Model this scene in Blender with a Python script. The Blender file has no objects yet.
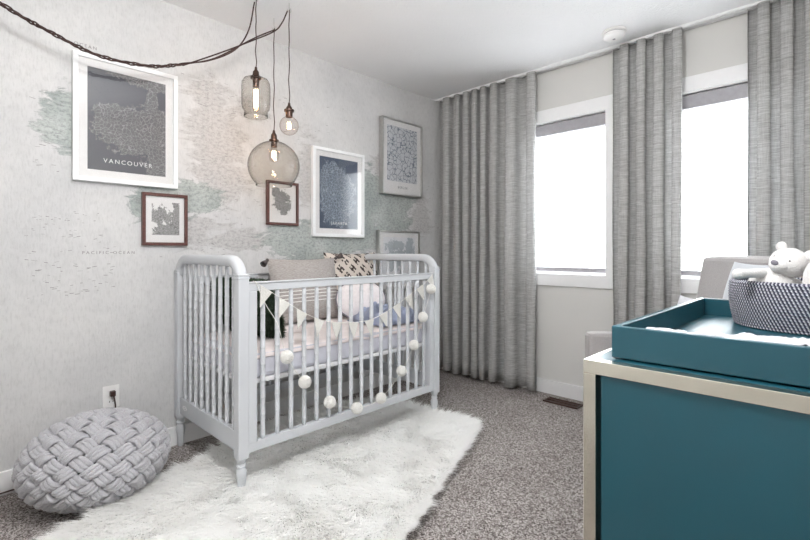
import bpy, math, random
import numpy as np
from mathutils import Vector, Matrix, noise as mnoise
random.seed(7); rng = np.random.default_rng(7)
sc = bpy.context.scene
COL = sc.collection
PI = math.pi

# ------------------------------------------------------------------ camera
TH = math.radians(44.2); CAMX, CAMY, CAMZ = 2.670, -3.220, 1.077
cam = bpy.data.objects.new('camera', bpy.data.cameras.new('camera')); COL.objects.link(cam)
cam.data.sensor_width = 36; cam.data.lens = 453 / 810 * 36; cam.data.shift_y = -19 / 810
cam.data.clip_start = 0.02
cam.location = (CAMX, CAMY, CAMZ); cam.rotation_euler = (PI / 2, 0, TH)
sc.camera = cam
sc.view_settings.view_transform = 'Standard'; sc.view_settings.look = 'None'
sc.view_settings.gamma = 1; sc.view_settings.use_curve_mapping = False
sc.view_settings.exposure = 0.35

# ------------------------------------------------------------------ materials
def new_mat(name):
    m = bpy.data.materials.new(name); m.use_nodes = True
    nt = m.node_tree; b = nt.nodes['Principled BSDF']
    return m, nt, b
def N(nt, t, **kw):
    n = nt.nodes.new(t)
    for k, v in kw.items(): setattr(n, k, v)
    return n
def setin(n, **kw):
    for k, v in kw.items(): n.inputs[k.replace('_', ' ')].default_value = v
def L(nt, a, b): nt.links.new(a, b)
def rgb(c): return (c[0], c[1], c[2], 1)
def coords(nt, scale=(1, 1, 1), kind='Object', rot=(0, 0, 0)):
    tc = N(nt, 'ShaderNodeTexCoord'); mp = N(nt, 'ShaderNodeMapping')
    mp.inputs['Scale'].default_value = scale; mp.inputs['Rotation'].default_value = rot
    L(nt, tc.outputs[kind], mp.inputs['Vector']); return mp.outputs['Vector']
def noise(nt, vec, scale, detail=2, rough=.5, dist=0):
    n = N(nt, 'ShaderNodeTexNoise'); L(nt, vec, n.inputs['Vector'])
    n.inputs['Scale'].default_value = scale; n.inputs['Detail'].default_value = detail
    n.inputs['Roughness'].default_value = rough; n.inputs['Distortion'].default_value = dist
    return n.outputs['Fac']
def ramp(nt, fac, stops):
    r = N(nt, 'ShaderNodeValToRGB'); L(nt, fac, r.inputs['Fac'])
    while len(r.color_ramp.elements) < len(stops): r.color_ramp.elements.new(0.5)
    for e, (p, c) in zip(r.color_ramp.elements, stops):
        e.position = p; e.color = rgb(c) if hasattr(c, '__len__') else (c, c, c, 1)
    return r.outputs['Color']
def mixc(nt, fac, a, b, mode='MIX'):
    m = N(nt, 'ShaderNodeMix', data_type='RGBA', blend_type=mode)
    def s(i, v):
        if hasattr(v, 'node'): L(nt, v, m.inputs[i])
        else: m.inputs[i].default_value = rgb(v) if i != 0 else v
    s(0, fac) if hasattr(fac, 'node') else setattr(m.inputs[0], 'default_value', fac)
    s(6, a); s(7, b); return m.outputs[2]
def mth(nt, op, a, b=None, c=None, clamp=False):
    m = N(nt, 'ShaderNodeMath', operation=op, use_clamp=clamp)
    for i, v in enumerate((a, b, c)):
        if v is None: continue
        if hasattr(v, 'node'): L(nt, v, m.inputs[i])
        else: m.inputs[i].default_value = v
    return m.outputs[0]
def bump(nt, b, h, strength, dist=.01):
    n = N(nt, 'ShaderNodeBump'); n.inputs['Strength'].default_value = strength
    n.inputs['Distance'].default_value = dist; L(nt, h, n.inputs['Height']); L(nt, n.outputs['Normal'], b.inputs['Normal'])
def simple(name, c, rough=.5, metal=0, nscale=40, namt=.06, bmp=0, spec=.5, coat=0, sheen=0):
    m, nt, b = new_mat(name)
    v = coords(nt); f = noise(nt, v, nscale, 3)
    lo = [x * (1 - namt) for x in c]; hi = [min(1, x * (1 + namt)) for x in c]
    L(nt, ramp(nt, f, [(.3, lo), (.7, hi)]), b.inputs['Base Color'])
    b.inputs['Roughness'].default_value = rough; b.inputs['Metallic'].default_value = metal
    b.inputs['Specular IOR Level'].default_value = spec; b.inputs['Coat Weight'].default_value = coat
    b.inputs['Sheen Weight'].default_value = sheen
    if bmp: bump(nt, b, f, bmp)
    return m
M = {}
M['trim'] = simple('white_trim_paint', (.82, .82, .825), .4, namt=.01)
M['crib'] = simple('pale_grey_crib_paint', (.545, .56, .585), .45, namt=.015, nscale=8)
M['teal'] = simple('teal_lacquer', (.009, .071, .099), .36, namt=.03, nscale=6, coat=.15, spec=.5)
M['white_frame'] = simple('white_frame_paint', (.82, .83, .84), .35, namt=.02)
M['silver'] = simple('brushed_silver', (.62, .62, .60), .3, 1)
M['maple'] = simple('champagne_wood', (.50, .44, .37), .4)
M['mat_board'] = simple('white_mat_board', (.82, .81, .81), .8, namt=.02)
M['wood_frame'] = simple('dark_red_brown_wood', (.09, .032, .026), .35, nscale=90, namt=.3)
M['dark'] = simple('dark_cavity', (.015, .013, .012), .6)
M['bronze'] = simple('aged_bronze', (.085, .055, .045), .35, .9)
M['cord'] = simple('dark_brown_cloth_cord', (.045, .022, .018), .8, nscale=400, namt=.4)
M['black_plug'] = simple('dark_brown_plastic', (.03, .012, .01), .4)
M['plastic'] = simple('white_plastic', (.80, .79, .78), .35, namt=.01)
M['vent'] = simple('dark_brown_vent_metal', (.11, .065, .055), .4, .5)
M['sheet'] = simple('pale_pink_cotton', (.80, .725, .715), .9, nscale=30, bmp=.1, sheen=.2)
M['lav'] = simple('lavender_grey_cotton', (.58, .58, .64), .9, nscale=25, bmp=.15, sheen=.2)
M['blue'] = simple('dusty_blue_cotton', (.30, .34, .46), .9, nscale=25, bmp=.15, sheen=.2)
M['round'] = simple('blush_white_cotton', (.80, .755, .76), .9, nscale=60, bmp=.2, sheen=.2)
M['piping'] = simple('grey_piping', (.22, .21, .24), .9)
M['tassel'] = simple('grey_brown_yarn', (.10, .085, .085), .95, nscale=300, namt=.4)
M['flag'] = simple('off_white_felt', (.62, .61, .575), .95, nscale=200, bmp=.3)
M['yarn'] = simple('cream_yarn', (.76, .75, .72), .9, nscale=200)
M['string'] = simple('white_string', (.75, .74, .70), .9)
M['plush'] = simple('white_plush', (.80, .785, .775), 1, nscale=260, namt=.05, bmp=.5, sheen=.5)
M['nose'] = simple('grey_nose_felt', (.20, .19, .22), .8)
M['swaddle'] = simple('white_muslin', (.62, .62, .66), .95, nscale=200, bmp=.2)
M['chair'] = simple('taupe_chair_linen', (.37, .35, .345), .9, nscale=180, namt=.1, bmp=.25, sheen=.3)
M['chair_cushion'] = simple('light_grey_velvet_cushion', (.50, .52, .56), .8, nscale=150, namt=.05, sheen=.5)
M['pouf'] = simple('grey_knit_jersey', (.45, .445, .47), .95, nscale=260, namt=.1, bmp=.3, sheen=.3)
M['pouf_in'] = simple('pouf_inner_grey', (.08, .078, .085), 1)  # near-black inside: shade in the gaps between cords put into the colour
M['walnut'] = simple('dark_walnut_leg', (.07, .04, .03), .4)

def fur_mat(name, c, c2, nscale=6):
    m, nt, b = new_mat(name); v = coords(nt); f = noise(nt, v, nscale, 4)
    L(nt, ramp(nt, f, [(.35, c), (.65, c2)]), b.inputs['Base Color'])
    b.inputs['Roughness'].default_value = .9; b.inputs['Specular IOR Level'].default_value = .2
    out = nt.nodes['Material Output']; tr = N(nt, 'ShaderNodeBsdfTranslucent'); tr.inputs['Color'].default_value = rgb(c2)
    mx = N(nt, 'ShaderNodeMixShader'); mx.inputs[0].default_value = .5
    L(nt, b.outputs[0], mx.inputs[1]); L(nt, tr.outputs[0], mx.inputs[2]); L(nt, mx.outputs[0], out.inputs['Surface'])
    return m
M['fur_white'] = fur_mat('white_sheepskin_fur', (.965, .96, .95), (.995, .995, .99))
M['fur_green'] = fur_mat('dark_green_faux_fur', (.030, .050, .032), (.09, .125, .085), 30)

# champagne metal, slightly wavy so that it catches the windows unevenly
m, nt, b = new_mat('champagne_brass'); v = coords(nt)
f = noise(nt, v, 9, 2)
L(nt, ramp(nt, f, [(.3, (.66, .625, .54)), (.7, (.80, .77, .68))]), b.inputs['Base Color'])
b.inputs['Metallic'].default_value = 1; b.inputs['Roughness'].default_value = .24
bump(nt, b, noise(nt, v, 3.5, 1), .3, .05); M['brass'] = m

def glass(name, c, ior=1.45, gl=1.0, edge=None):
    # thin-walled glass: straight-through tinted light plus Fresnel reflection; thicker looking (darker) towards grazing angles
    m, nt, b = new_mat(name); nt.nodes.remove(b)
    v = coords(nt); f = noise(nt, v, 3, 1)
    tp = N(nt, 'ShaderNodeBsdfTransparent'); g = N(nt, 'ShaderNodeBsdfGlossy'); g.inputs['Roughness'].default_value = .01
    col = ramp(nt, f, [(0, [x * .985 for x in c]), (1, c)])
    if edge:
        lw = N(nt, 'ShaderNodeLayerWeight'); lw.inputs['Blend'].default_value = .35
        col = mixc(nt, mth(nt, 'POWER', lw.outputs['Facing'], 2.6), col, edge)
    L(nt, col, tp.inputs['Color'])
    fr = N(nt, 'ShaderNodeFresnel'); fr.inputs['IOR'].default_value = ior
    geo = N(nt, 'ShaderNodeNewGeometry'); mx = N(nt, 'ShaderNodeMixShader'); L(nt, mth(nt, 'MULTIPLY', mth(nt, 'MULTIPLY', fr.outputs[0], gl), mth(nt, 'SUBTRACT', 1, geo.outputs['Backfacing']), clamp=True), mx.inputs[0])
    L(nt, tp.outputs[0], mx.inputs[1]); L(nt, g.outputs[0], mx.inputs[2]); L(nt, mx.outputs[0], nt.nodes['Material Output'].inputs['Surface'])
    return m
M['pane'] = glass('clear_picture_glass', (.985, .985, .985), 1.75)
M['smoke'] = glass('smoked_amber_glass', (.955, .945, .93), 1.5, 1.6, (.74, .73, .72))
M['clearbulb'] = glass('clear_bulb_glass', (.985, .97, .96), 1.35, 1.0, (.84, .80, .78))
def emit(name, c, s):
    m, nt, b = new_mat(name); b.inputs['Base Color'].default_value = rgb(c)
    v = coords(nt); f = noise(nt, v, 20, 1)
    L(nt, ramp(nt, f, [(0, [x * .95 for x in c]), (1, c)]), b.inputs['Emission Color'])
    b.inputs['Emission Strength'].default_value = s; return m
M['filament'] = emit('glowing_filament', (1, .62, .32), 40)

# wall paint / ceiling
m, nt, b = new_mat('greige_wall_paint'); v = coords(nt)
L(nt, ramp(nt, noise(nt, v, 1.5, 3), [(.3, (.64, .632, .612)), (.7, (.665, .657, .637))]), b.inputs['Base Color'])
b.inputs['Roughness'].default_value = .85; bump(nt, b, noise(nt, v, 220, 3), .08); M['wall'] = m
m, nt, b = new_mat('textured_white_ceiling'); v = coords(nt)
L(nt, ramp(nt, noise(nt, v, 2, 3), [(.3, (.83, .83, .84)), (.7, (.86, .86, .87))]), b.inputs['Base Color'])
b.inputs['Roughness'].default_value = .95; bump(nt, b, noise(nt, v, 70, 4, .6), .45, .012); M['ceiling'] = m
# carpet
m, nt, b = new_mat('taupe_cut_pile_carpet'); v = coords(nt)
f1 = noise(nt, v, 70, 5, .82); f2 = noise(nt, v, 4, 3)
vo = N(nt, 'ShaderNodeTexVoronoi'); L(nt, v, vo.inputs['Vector']); vo.inputs['Scale'].default_value = 210
sx = N(nt, 'ShaderNodeSeparateXYZ'); L(nt, vo.outputs['Color'], sx.inputs[0])
tuft = mth(nt, 'ADD', mth(nt, 'MULTIPLY', sx.outputs['X'], .55), mth(nt, 'MULTIPLY', f1, .45))
c = ramp(nt, tuft, [(.22, (.07, .055, .05)), (.38, (.235, .205, .195)), (.55, (.38, .345, .33)), (.76, (.68, .64, .62))])
c = mixc(nt, .5, c, ramp(nt, f2, [(.3, (.72, .71, .70)), (.7, (1, 1, 1))]), 'MULTIPLY')
L(nt, c, b.inputs['Base Color']); b.inputs['Roughness'].default_value = 1; b.inputs['Specular IOR Level'].default_value = .1
bump(nt, b, tuft, 1.0, .012); M['carpet'] = m

def step(nt, v, lo, hi): 
    r = N(nt, 'ShaderNodeMapRange'); L(nt, v, r.inputs[0]); r.inputs[1].default_value = lo; r.inputs[2].default_value = hi
    return r.outputs[0]
# fabric of the curtains: horizontal slubs, lets some daylight through
def curtain_mat(name, c1, c2):
    m, nt, b = new_mat(name)
    h = noise(nt, coords(nt, (14, 14, 300)), 1, 4, .65); w = noise(nt, coords(nt, (420, 420, 9)), 1, 3, .6)
    s = mth(nt, 'ADD', mth(nt, 'MULTIPLY', h, .72), mth(nt, 'MULTIPLY', w, .28))
    c = ramp(nt, s, [(.36, c1), (.64, c2)])
    L(nt, c, b.inputs['Base Color']); b.inputs['Roughness'].default_value = .95; b.inputs['Specular IOR Level'].default_value = .15
    bump(nt, b, s, .15, .003)
    tr = N(nt, 'ShaderNodeBsdfTranslucent'); L(nt, ramp(nt, s, [(.4, [x * .8 for x in c1]), (.62, (.80, .81, .82))]), tr.inputs['Color'])
    mx = N(nt, 'ShaderNodeMixShader'); mx.inputs[0].default_value = .24
    L(nt, b.outputs[0], mx.inputs[1]); L(nt, tr.outputs[0], mx.inputs[2])
    # loose weave: tiny see-through gaps between the threads
    h2 = noise(nt, coords(nt, (40, 40, 420)), 1, 2, .6); w2 = noise(nt, coords(nt, (500, 500, 20)), 1, 2, .6)
    gap = mth(nt, 'MULTIPLY', step(nt, mth(nt, 'MULTIPLY', h2, w2), .25, .36), .12)
    tp = N(nt, 'ShaderNodeBsdfTransparent'); m2 = N(nt, 'ShaderNodeMixShader'); L(nt, gap, m2.inputs[0])
    L(nt, mx.outputs[0], m2.inputs[1]); L(nt, tp.outputs[0], m2.inputs[2]); L(nt, m2.outputs[0], nt.nodes['Material Output'].inputs['Surface'])
    return m
M['curtain'] = curtain_mat('grey_slub_linen', (.38, .377, .370), (.62, .615, .605))
m, nt, b = new_mat('white_screen_fabric'); v = coords(nt)
L(nt, ramp(nt, noise(nt, v, 300, 1), [(.3, (.90, .90, .90)), (.7, (.95, .95, .95))]), b.inputs['Base Color']); b.inputs['Roughness'].default_value = 1
tr = N(nt, 'ShaderNodeBsdfTranslucent'); tr.inputs['Color'].default_value = (.97, .97, .97, 1)
tp = N(nt, 'ShaderNodeBsdfTransparent')
m1 = N(nt, 'ShaderNodeMixShader'); m1.inputs[0].default_value = .7; m2 = N(nt, 'ShaderNodeMixShader'); m2.inputs[0].default_value = .35
L(nt, b.outputs[0], m1.inputs[1]); L(nt, tr.outputs[0], m1.inputs[2]); L(nt, m1.outputs[0], m2.inputs[1]); L(nt, tp.outputs[0], m2.inputs[2])
L(nt, m2.outputs[0], nt.nodes['Material Output'].inputs['Surface']); M['shade'] = m
M['cassette'] = simple('grey_shade_cassette', (.34, .33, .35), .6)  # grey of small parts; on the roller cassette it paints in the valance shadow
m, nt, b = new_mat('thin_window_glass'); tp = N(nt, 'ShaderNodeBsdfTransparent'); b.inputs['Roughness'].default_value = .02
v = coords(nt); L(nt, ramp(nt, noise(nt, v, 2, 1), [(0, .9), (1, .95)]), b.inputs['Base Color'])
mx = N(nt, 'ShaderNodeMixShader'); mx.inputs[0].default_value = .93
L(nt, b.outputs[0], mx.inputs[1]); L(nt, tp.outputs[0], mx.inputs[2]); L(nt, mx.outputs[0], nt.nodes['Material Output'].inputs['Surface']); M['wglass'] = m

# map masks: ellipses (y, z, ry, rz) in the plane of the left wall, ragged by noise
def land(nt, pos, ells, nz, amp):
    acc = None
    for (cy, cz, ry, rz) in ells:
        s = N(nt, 'ShaderNodeVectorMath', operation='SUBTRACT'); L(nt, pos, s.inputs[0]); s.inputs[1].default_value = (0, cy, cz)
        d = N(nt, 'ShaderNodeVectorMath', operation='MULTIPLY'); L(nt, s.outputs[0], d.inputs[0]); d.inputs[1].default_value = (0, 1 / ry, 1 / rz)
        l = N(nt, 'ShaderNodeVectorMath', operation='LENGTH'); L(nt, d.outputs[0], l.inputs[0])
        v = mth(nt, 'SUBTRACT', 1, l.outputs['Value'])
        acc = v if acc is None else mth(nt, 'MAXIMUM', acc, v)
    return mth(nt, 'ADD', acc, mth(nt, 'MULTIPLY', mth(nt, 'SUBTRACT', nz, .5), amp))
def vor(nt, vec, scale, feature='DISTANCE_TO_EDGE'):
    n = N(nt, 'ShaderNodeTexVoronoi', feature=feature); L(nt, vec, n.inputs['Vector']); n.inputs['Scale'].default_value = scale
    return n.outputs['Distance']

m, nt, b = new_mat('world_map_wallpaper'); v = coords(nt)
n1 = noise(nt, v, 4.5, 6, .62, .6); fine = noise(nt, coords(nt, (1, 1, 1.7)), 42, 7, .78); blot = noise(nt, v, 2.3, 5, .6)
streak = noise(nt, coords(nt, (1, 130, 30)), 1, 4, .6)
cell = noise(nt, v, 26, 5, .7)
base = ramp(nt, blot, [(.25, (.52, .52, .525)), (.5, (.59, .587, .587)), (.75, (.65, .642, .637))])
base = mixc(nt, .55, base, ramp(nt, streak, [(.3, (.78, .78, .78)), (.5, (1, 1, 1)), (.8, (1, 1, 1))]), 'MULTIPLY')
base = mixc(nt, .5, base, ramp(nt, cell, [(.3, (.84, .84, .84)), (.55, (1, 1, 1))]), 'MULTIPLY')
grey_e = [(-2.07, 1.75, .20, .30), (-2.12, 1.98, .14, .14), (-2.02, 1.50, .22, .16), (-1.85, 1.95, .13, .10), (-1.45, 1.62, .12, .30),
          (-2.2, 1.18, .14, .12), (-.72, 1.72, .22, .14), (-1.95, 1.15, .25, .09), (-.3, 1.36, .16, .2)]
green_e = [(-2.78, 1.70, .13, .17), (-2.38, 1.34, .16, .14), (-2.20, 1.38, .16, .10), (-1.52, 1.15, .26, .16), (-1.30, 1.10, .3, .12),
           (-.66, 1.42, .30, .26), (-.95, 1.25, .2, .22), (-.86, 1.55, .16, .2)]
n3 = noise(nt, coords(nt, (1, .65, 1.7)), 7, 9, .74, .9)
gm = land(nt, v, grey_e, n3, 3.4); em = land(nt, v, green_e, n3, 2.6)
gs = step(nt, gm, .15, .30); es = step(nt, em, .05, .12)
ink = ramp(nt, fine, [(.36, (.40, .40, .40)), (.55, (1, 1, 1))])
gcol = mixc(nt, 1, (.47, .455, .45), ink, 'MULTIPLY')
ecol = mixc(nt, .9, ramp(nt, noise(nt, v, 5, 4), [(.35, (.30, .34, .325)), (.65, (.48, .515, .495))]), ink, 'MULTIPLY')
c = mixc(nt, mth(nt, 'MULTIPLY', gs, .62), base, gcol)
c = mixc(nt, mth(nt, 'MULTIPLY', es, .86), c, ecol)
coast = mth(nt, 'MULTIPLY', mth(nt, 'SUBTRACT', 1, mth(nt, 'MULTIPLY', mth(nt, 'ABSOLUTE', mth(nt, 'SUBTRACT', em, .06)), 14), clamp=True), .55)
c = mixc(nt, coast, c, (.22, .25, .24))
coast2 = mth(nt, 'MULTIPLY', mth(nt, 'SUBTRACT', 1, mth(nt, 'MULTIPLY', mth(nt, 'ABSOLUTE', mth(nt, 'SUBTRACT', gm, .14)), 25), clamp=True), .35)
c = mixc(nt, coast2, c, (.30, .29, .28))
L(nt, c, b.inputs['Base Color']); b.inputs['Roughness'].default_value = .75
bump(nt, b, mth(nt, 'ADD', streak, cell), .35, .006); M['mural'] = m
M['ink'] = simple('map_ink', (.22, .21, .21), .9)

def print_mat(name, water, landc, street, ells, scale, amp, warp=3, thr=.10, land_lines=1.0, lines_everywhere=0., second=.6):
    m, nt, b = new_mat(name); v = coords(nt)
    nz = noise(nt, v, 7 * warp, 7, .72); lm = step(nt, land(nt, v, ells, nz, amp), .02, .05)
    d = N(nt, 'ShaderNodeVectorMath', operation='ADD'); nn = N(nt, 'ShaderNodeTexNoise'); L(nt, v, nn.inputs['Vector']); nn.inputs['Scale'].default_value = 14
    sca = N(nt, 'ShaderNodeVectorMath', operation='SCALE'); L(nt, nn.outputs['Color'], sca.inputs[0]); sca.inputs['Scale'].default_value = .06
    L(nt, v, d.inputs[0]); L(nt, sca.outputs[0], d.inputs[1])
    e1 = mth(nt, 'LESS_THAN', vor(nt, d.outputs[0], scale), thr); e2 = mth(nt, 'LESS_THAN', vor(nt, d.outputs[0], scale * 3), thr * 1.6)
    e = mth(nt, 'MAXIMUM', e1, mth(nt, 'MULTIPLY', e2, second))
    ln = mth(nt, 'MULTIPLY', e, mth(nt, 'MAXIMUM', mth(nt, 'MULTIPLY', lm, land_lines), lines_everywhere))
    c = mixc(nt, lm, water, mixc(nt, noise(nt, v, 50, 4, .7), landc, [x * .75 for x in landc]))
    c = mixc(nt, ln, c, street)
    L(nt, c, b.inputs['Base Color']); b.inputs['Roughness'].default_value = .6; return m

# ------------------------------------------------------------------ mesh helpers
class MB:
    def __init__(s): s.v = []; s.f = []; s.uv = None
    def add(s, vs, fs):
        o = len(s.v); s.v += [tuple(p) for p in vs]; s.f += [tuple(i + o for i in f) for f in fs]; return s
    def box(s, x0, x1, y0, y1, z0, z1):
        return s.add([(x0, y0, z0), (x1, y0, z0), (x1, y1, z0), (x0, y1, z0), (x0, y0, z1), (x1, y0, z1), (x1, y1, z1), (x0, y1, z1)],
                     [(0, 3, 2, 1), (4, 5, 6, 7), (0, 1, 5, 4), (1, 2, 6, 5), (2, 3, 7, 6), (3, 0, 4, 7)])
    def lathe(s, prof, c=(0, 0), seg=24, axis='z', closed=False):
        # profile of (r, h); axis z through c
        vs = []; n = len(prof)
        for k in range(seg):
            a = 2 * PI * k / seg
            for r, h in prof:
                p = (c[0] + r * math.cos(a), c[1] + r * math.sin(a), h)
                vs.append(p)
        fs = []
        m = n if closed else n - 1
        for k in range(seg):
            k2 = (k + 1) % seg
            for i in range(m):
                j = (i + 1) % n
                fs.append((k * n + i, k2 * n + i, k2 * n + j, k * n + j))
        if not closed:
            fs.append(tuple(k * n for k in range(seg))[::-1]); fs.append(tuple(k * n + n - 1 for k in range(seg)))
        return s.add(vs, fs)
    def tube(s, pts, r, seg=8, closed=False, sec=None):
        pts = [Vector(p) for p in pts]; n = len(pts)
        if sec is None: sec = [(math.cos(2 * PI * k / seg), math.sin(2 * PI * k / seg)) for k in range(seg)]
        seg = len(sec)
        vs = []; prev = None
        for i, p in enumerate(pts):
            if closed: t = (pts[(i + 1) % n] - pts[i - 1])
            else: t = pts[min(i + 1, n - 1)] - pts[max(i - 1, 0)]
            if t.length < 1e-9: t = Vector((0, 0, 1))
            t.normalize()
            if prev is None:
                up = Vector((0, 0, 1)) if abs(t.z) < .9 else Vector((0, 1, 0))
                a = t.cross(up).normalized()
            else:
                a = (prev - t * prev.dot(t)).normalized()
            prev = a; bb = t.cross(a).normalized()
            rr = r[i] if hasattr(r, '__len__') else r
            for (c_, s_) in sec: vs.append(p + (a * c_ + bb * s_) * rr)
        fs = []
        for i in range(n if closed else n - 1):
            j = (i + 1) % n
            for k in range(seg):
                k2 = (k + 1) % seg
                fs.append((i * seg + k, i * seg + k2, j * seg + k2, j * seg + k))
        if not closed:
            fs.append(tuple(range(seg))[::-1]); fs.append(tuple((n - 1) * seg + k for k in range(seg)))
        return s.add(vs, fs)
    def sphere(s, c, r, seg=24, rings=14, mat=None):
        if not hasattr(r, '__len__'): r = (r, r, r)
        vs = []; fs = []
        for i in range(1, rings):
            t = PI * i / rings
            for k in range(seg):
                a = 2 * PI * k / seg
                vs.append(Vector((r[0] * math.sin(t) * math.cos(a), r[1] * math.sin(t) * math.sin(a), r[2] * math.cos(t))))
        vs += [Vector((0, 0, r[2])), Vector((0, 0, -r[2]))]
        if mat: vs = [mat @ p for p in vs]
        vs = [p + Vector(c) for p in vs]
        for i in range(rings - 2):
            for k in range(seg):
                k2 = (k + 1) % seg; fs.append((i * seg + k, (i + 1) * seg + k, (i + 1) * seg + k2, i * seg + k2))
        T = len(vs) - 2; B = T + 1
        for k in range(seg):
            k2 = (k + 1) % seg
            fs.append((T, k, k2)); fs.append((B, (rings - 2) * seg + k2, (rings - 2) * seg + k))
        return s.add(vs, fs)
    def grid(s, fn, nu, nv, closeu=False):
        vs = [fn(i / (nu - (0 if closeu else 1)), j / (nv - 1)) for i in range(nu) for j in range(nv)]
        fs = []
        for i in range(nu if closeu else nu - 1):
            i2 = (i + 1) % nu
            for j in range(nv - 1): fs.append((i * nv + j, i2 * nv + j, i2 * nv + j + 1, i * nv + j + 1))
        return s.add(vs, fs)
    def xf(s, m): s.v = [tuple(m @ Vector(p)) for p in s.v]; return s

def obj(name, mb, mat, parent=None, smooth=False, bevel=0, local=False, sub=0, solid=0, kind=None):
    me = bpy.data.meshes.new(name); me.from_pydata(mb.v, [], mb.f); me.update()
    o = bpy.data.objects.new(name, me); COL.objects.link(o)
    me.materials.append(mat)
    if smooth:
        me.polygons.foreach_set('use_smooth', [True] * len(me.polygons))
        if smooth != 'all': me.set_sharp_from_angle(angle=math.radians(42))
    if bevel:
        md = o.modifiers.new('bevel', 'BEVEL'); md.width = bevel; md.segments = 2; md.limit_method = 'ANGLE'; md.harden_normals = False
    if solid:
        md = o.modifiers.new('solid', 'SOLIDIFY'); md.thickness = solid; md.offset = 0
    if sub:
        md = o.modifiers.new('sub', 'SUBSURF'); md.levels = sub; md.render_levels = sub
    if parent is not None:
        o.parent = parent
        if not local:
            root = parent; off = Vector((0, 0, 0))
            while root is not None: off += root.location; root = root.parent
            o.location = -off
    if kind: o['kind'] = kind
    return o
def tag(o, label, cat, group=None):
    o['label'] = label; o['category'] = cat
    if group: o['group'] = group
    return o
def thing(name, label, cat, loc=(0, 0, 0), rotz=0, group=None):
    o = bpy.data.objects.new(name, None); COL.objects.link(o); o.empty_display_size = .05
    o.location = loc; o.rotation_euler = (0, 0, rotz)
    return tag(o, label, cat, group)
def struct(name, mb, mat, parent=None, **k): return obj(name, mb, mat, parent, kind='structure', **k)
def B(*a): return MB().box(*a)

def text_mb(body, size, mat4, extrude=.0003, spacing=1.0):
    cu = bpy.data.curves.new('t', 'FONT'); cu.body = body; cu.size = size; cu.align_x = 'CENTER'; cu.extrude = extrude; cu.space_character = spacing
    o = bpy.data.objects.new('t', cu); COL.objects.link(o)
    dg = bpy.context.evaluated_depsgraph_get(); me = bpy.data.meshes.new_from_object(o.evaluated_get(dg))
    mb = MB().add([mat4 @ v.co for v in me.vertices], [tuple(p.vertices) for p in me.polygons])
    bpy.data.objects.remove(o); bpy.data.curves.remove(cu); bpy.data.meshes.remove(me)
    return mb
def wallmat(x, y, z): return Matrix(((0, 0, 1, x), (1, 0, 0, y), (0, 1, 0, z), (0, 0, 0, 1)))

# ------------------------------------------------------------------ room shell
RW, NW, H = 2.83, -3.75, 2.44
struct('floor', B(-.12, RW + .12, NW - .12, .15, -.1, 0), M['carpet'])
struct('ceiling', B(-.12, RW + .12, NW - .12, .15, H, H + .1), M['ceiling'])
wl = struct('wall_left', B(-.12, 0, NW - .12, .15, 0, H), M['mural'])
struct('wall_right', B(RW, RW + .12, NW - .12, .15, 0, H), M['wall'])
struct('wall_near', B(0, RW, NW - .12, NW, 0, H), M['wall'])
W1 = (.78, 1.482); W2 = (1.80, 2.53); WZ = (.905, 2.052); WT = .15
wb = MB()
xs = [0, W1[0], W1[1], W2[0], W2[1], RW]
for i in range(5):
    if i in (1, 3): wb.box(xs[i], xs[i + 1], 0, WT, 0, WZ[0]); wb.box(xs[i], xs[i + 1], 0, WT, WZ[1], H)
    else: wb.box(xs[i], xs[i + 1], 0, WT, 0, H)
struct('wall_back', wb, M['wall'])
BH = .105
struct('baseboard_left', B(0, .014, NW, 0, 0, BH), M['trim'], bevel=.003)
struct('baseboard_back', B(.014, RW, -.014, 0, 0, BH), M['trim'], bevel=.003)
struct('baseboard_right', B(RW - .014, RW, NW, -.014, 0, BH), M['trim'], bevel=.003)
for n, (a, b_) in enumerate((W1, W2)):
    w = bpy.data.objects.new('window_%d' % (n + 1), None); COL.objects.link(w); w.location = ((a + b_) / 2, 0, WZ[0]); w['kind'] = 'structure'
    cz = .095; z0, z1 = WZ
    cs = MB().box(a - cz, b_ + cz, -.018, 0, z1, z1 + cz).box(a - cz, b_ + cz, -.018, 0, z0 - .088, z0).box(a - cz, a, -.018, 0, z0, z1).box(b_, b_ + cz, -.018, 0, z0, z1)
    struct('casing', cs, M['trim'], w, bevel=.002)
    fr = MB(); t = .035; y0, y1 = .085, .145
    fr.box(a, b_, y0, y1, z0, z0 + t).box(a, b_, y0, y1, z1 - t, z1).box(a, a + t, y0, y1, z0 + t, z1 - t).box(b_ - t, b_, y0, y1, z0 + t, z1 - t)
    struct('sash', fr, M['plastic'], w, bevel=.002)
    struct('jamb', MB().box(a, a + .004, 0, y0, z0, z1).box(b_ - .004, b_, 0, y0, z0, z1).box(a, b_, 0, y0, z1 - .004, z1).box(a, b_, 0, y0, z0, z0 + .004), M['trim'], w)
    struct('glass', B(a + t, b_ - t, .112, .116, z0 + t, z1 - t), M['wglass'], w)
    sh = thing('roller_shade', ['white roller shade with grey top band in the left window nearest the crib',
                                'white roller shade with grey top band in the right window beside the armchair'][n], 'window shade', ((a + b_) / 2, .03, z1 - .1), group='roller shades in the windows')
    obj('cassette', B(a + .006, b_ - .006, .004, .075, z1 - .097, z1 - .012), M['cassette'], sh, bevel=.003)
    obj('shade_fabric', B(a + .012, b_ - .012, .044, .0448, z0 + .05, z1 - .097), M['shade'], sh)
    obj('hem_bar', B(a + .012, b_ - .012, .034, .052, z0 + .018, z0 + .05), M['cassette'], sh, bevel=.003)

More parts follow.
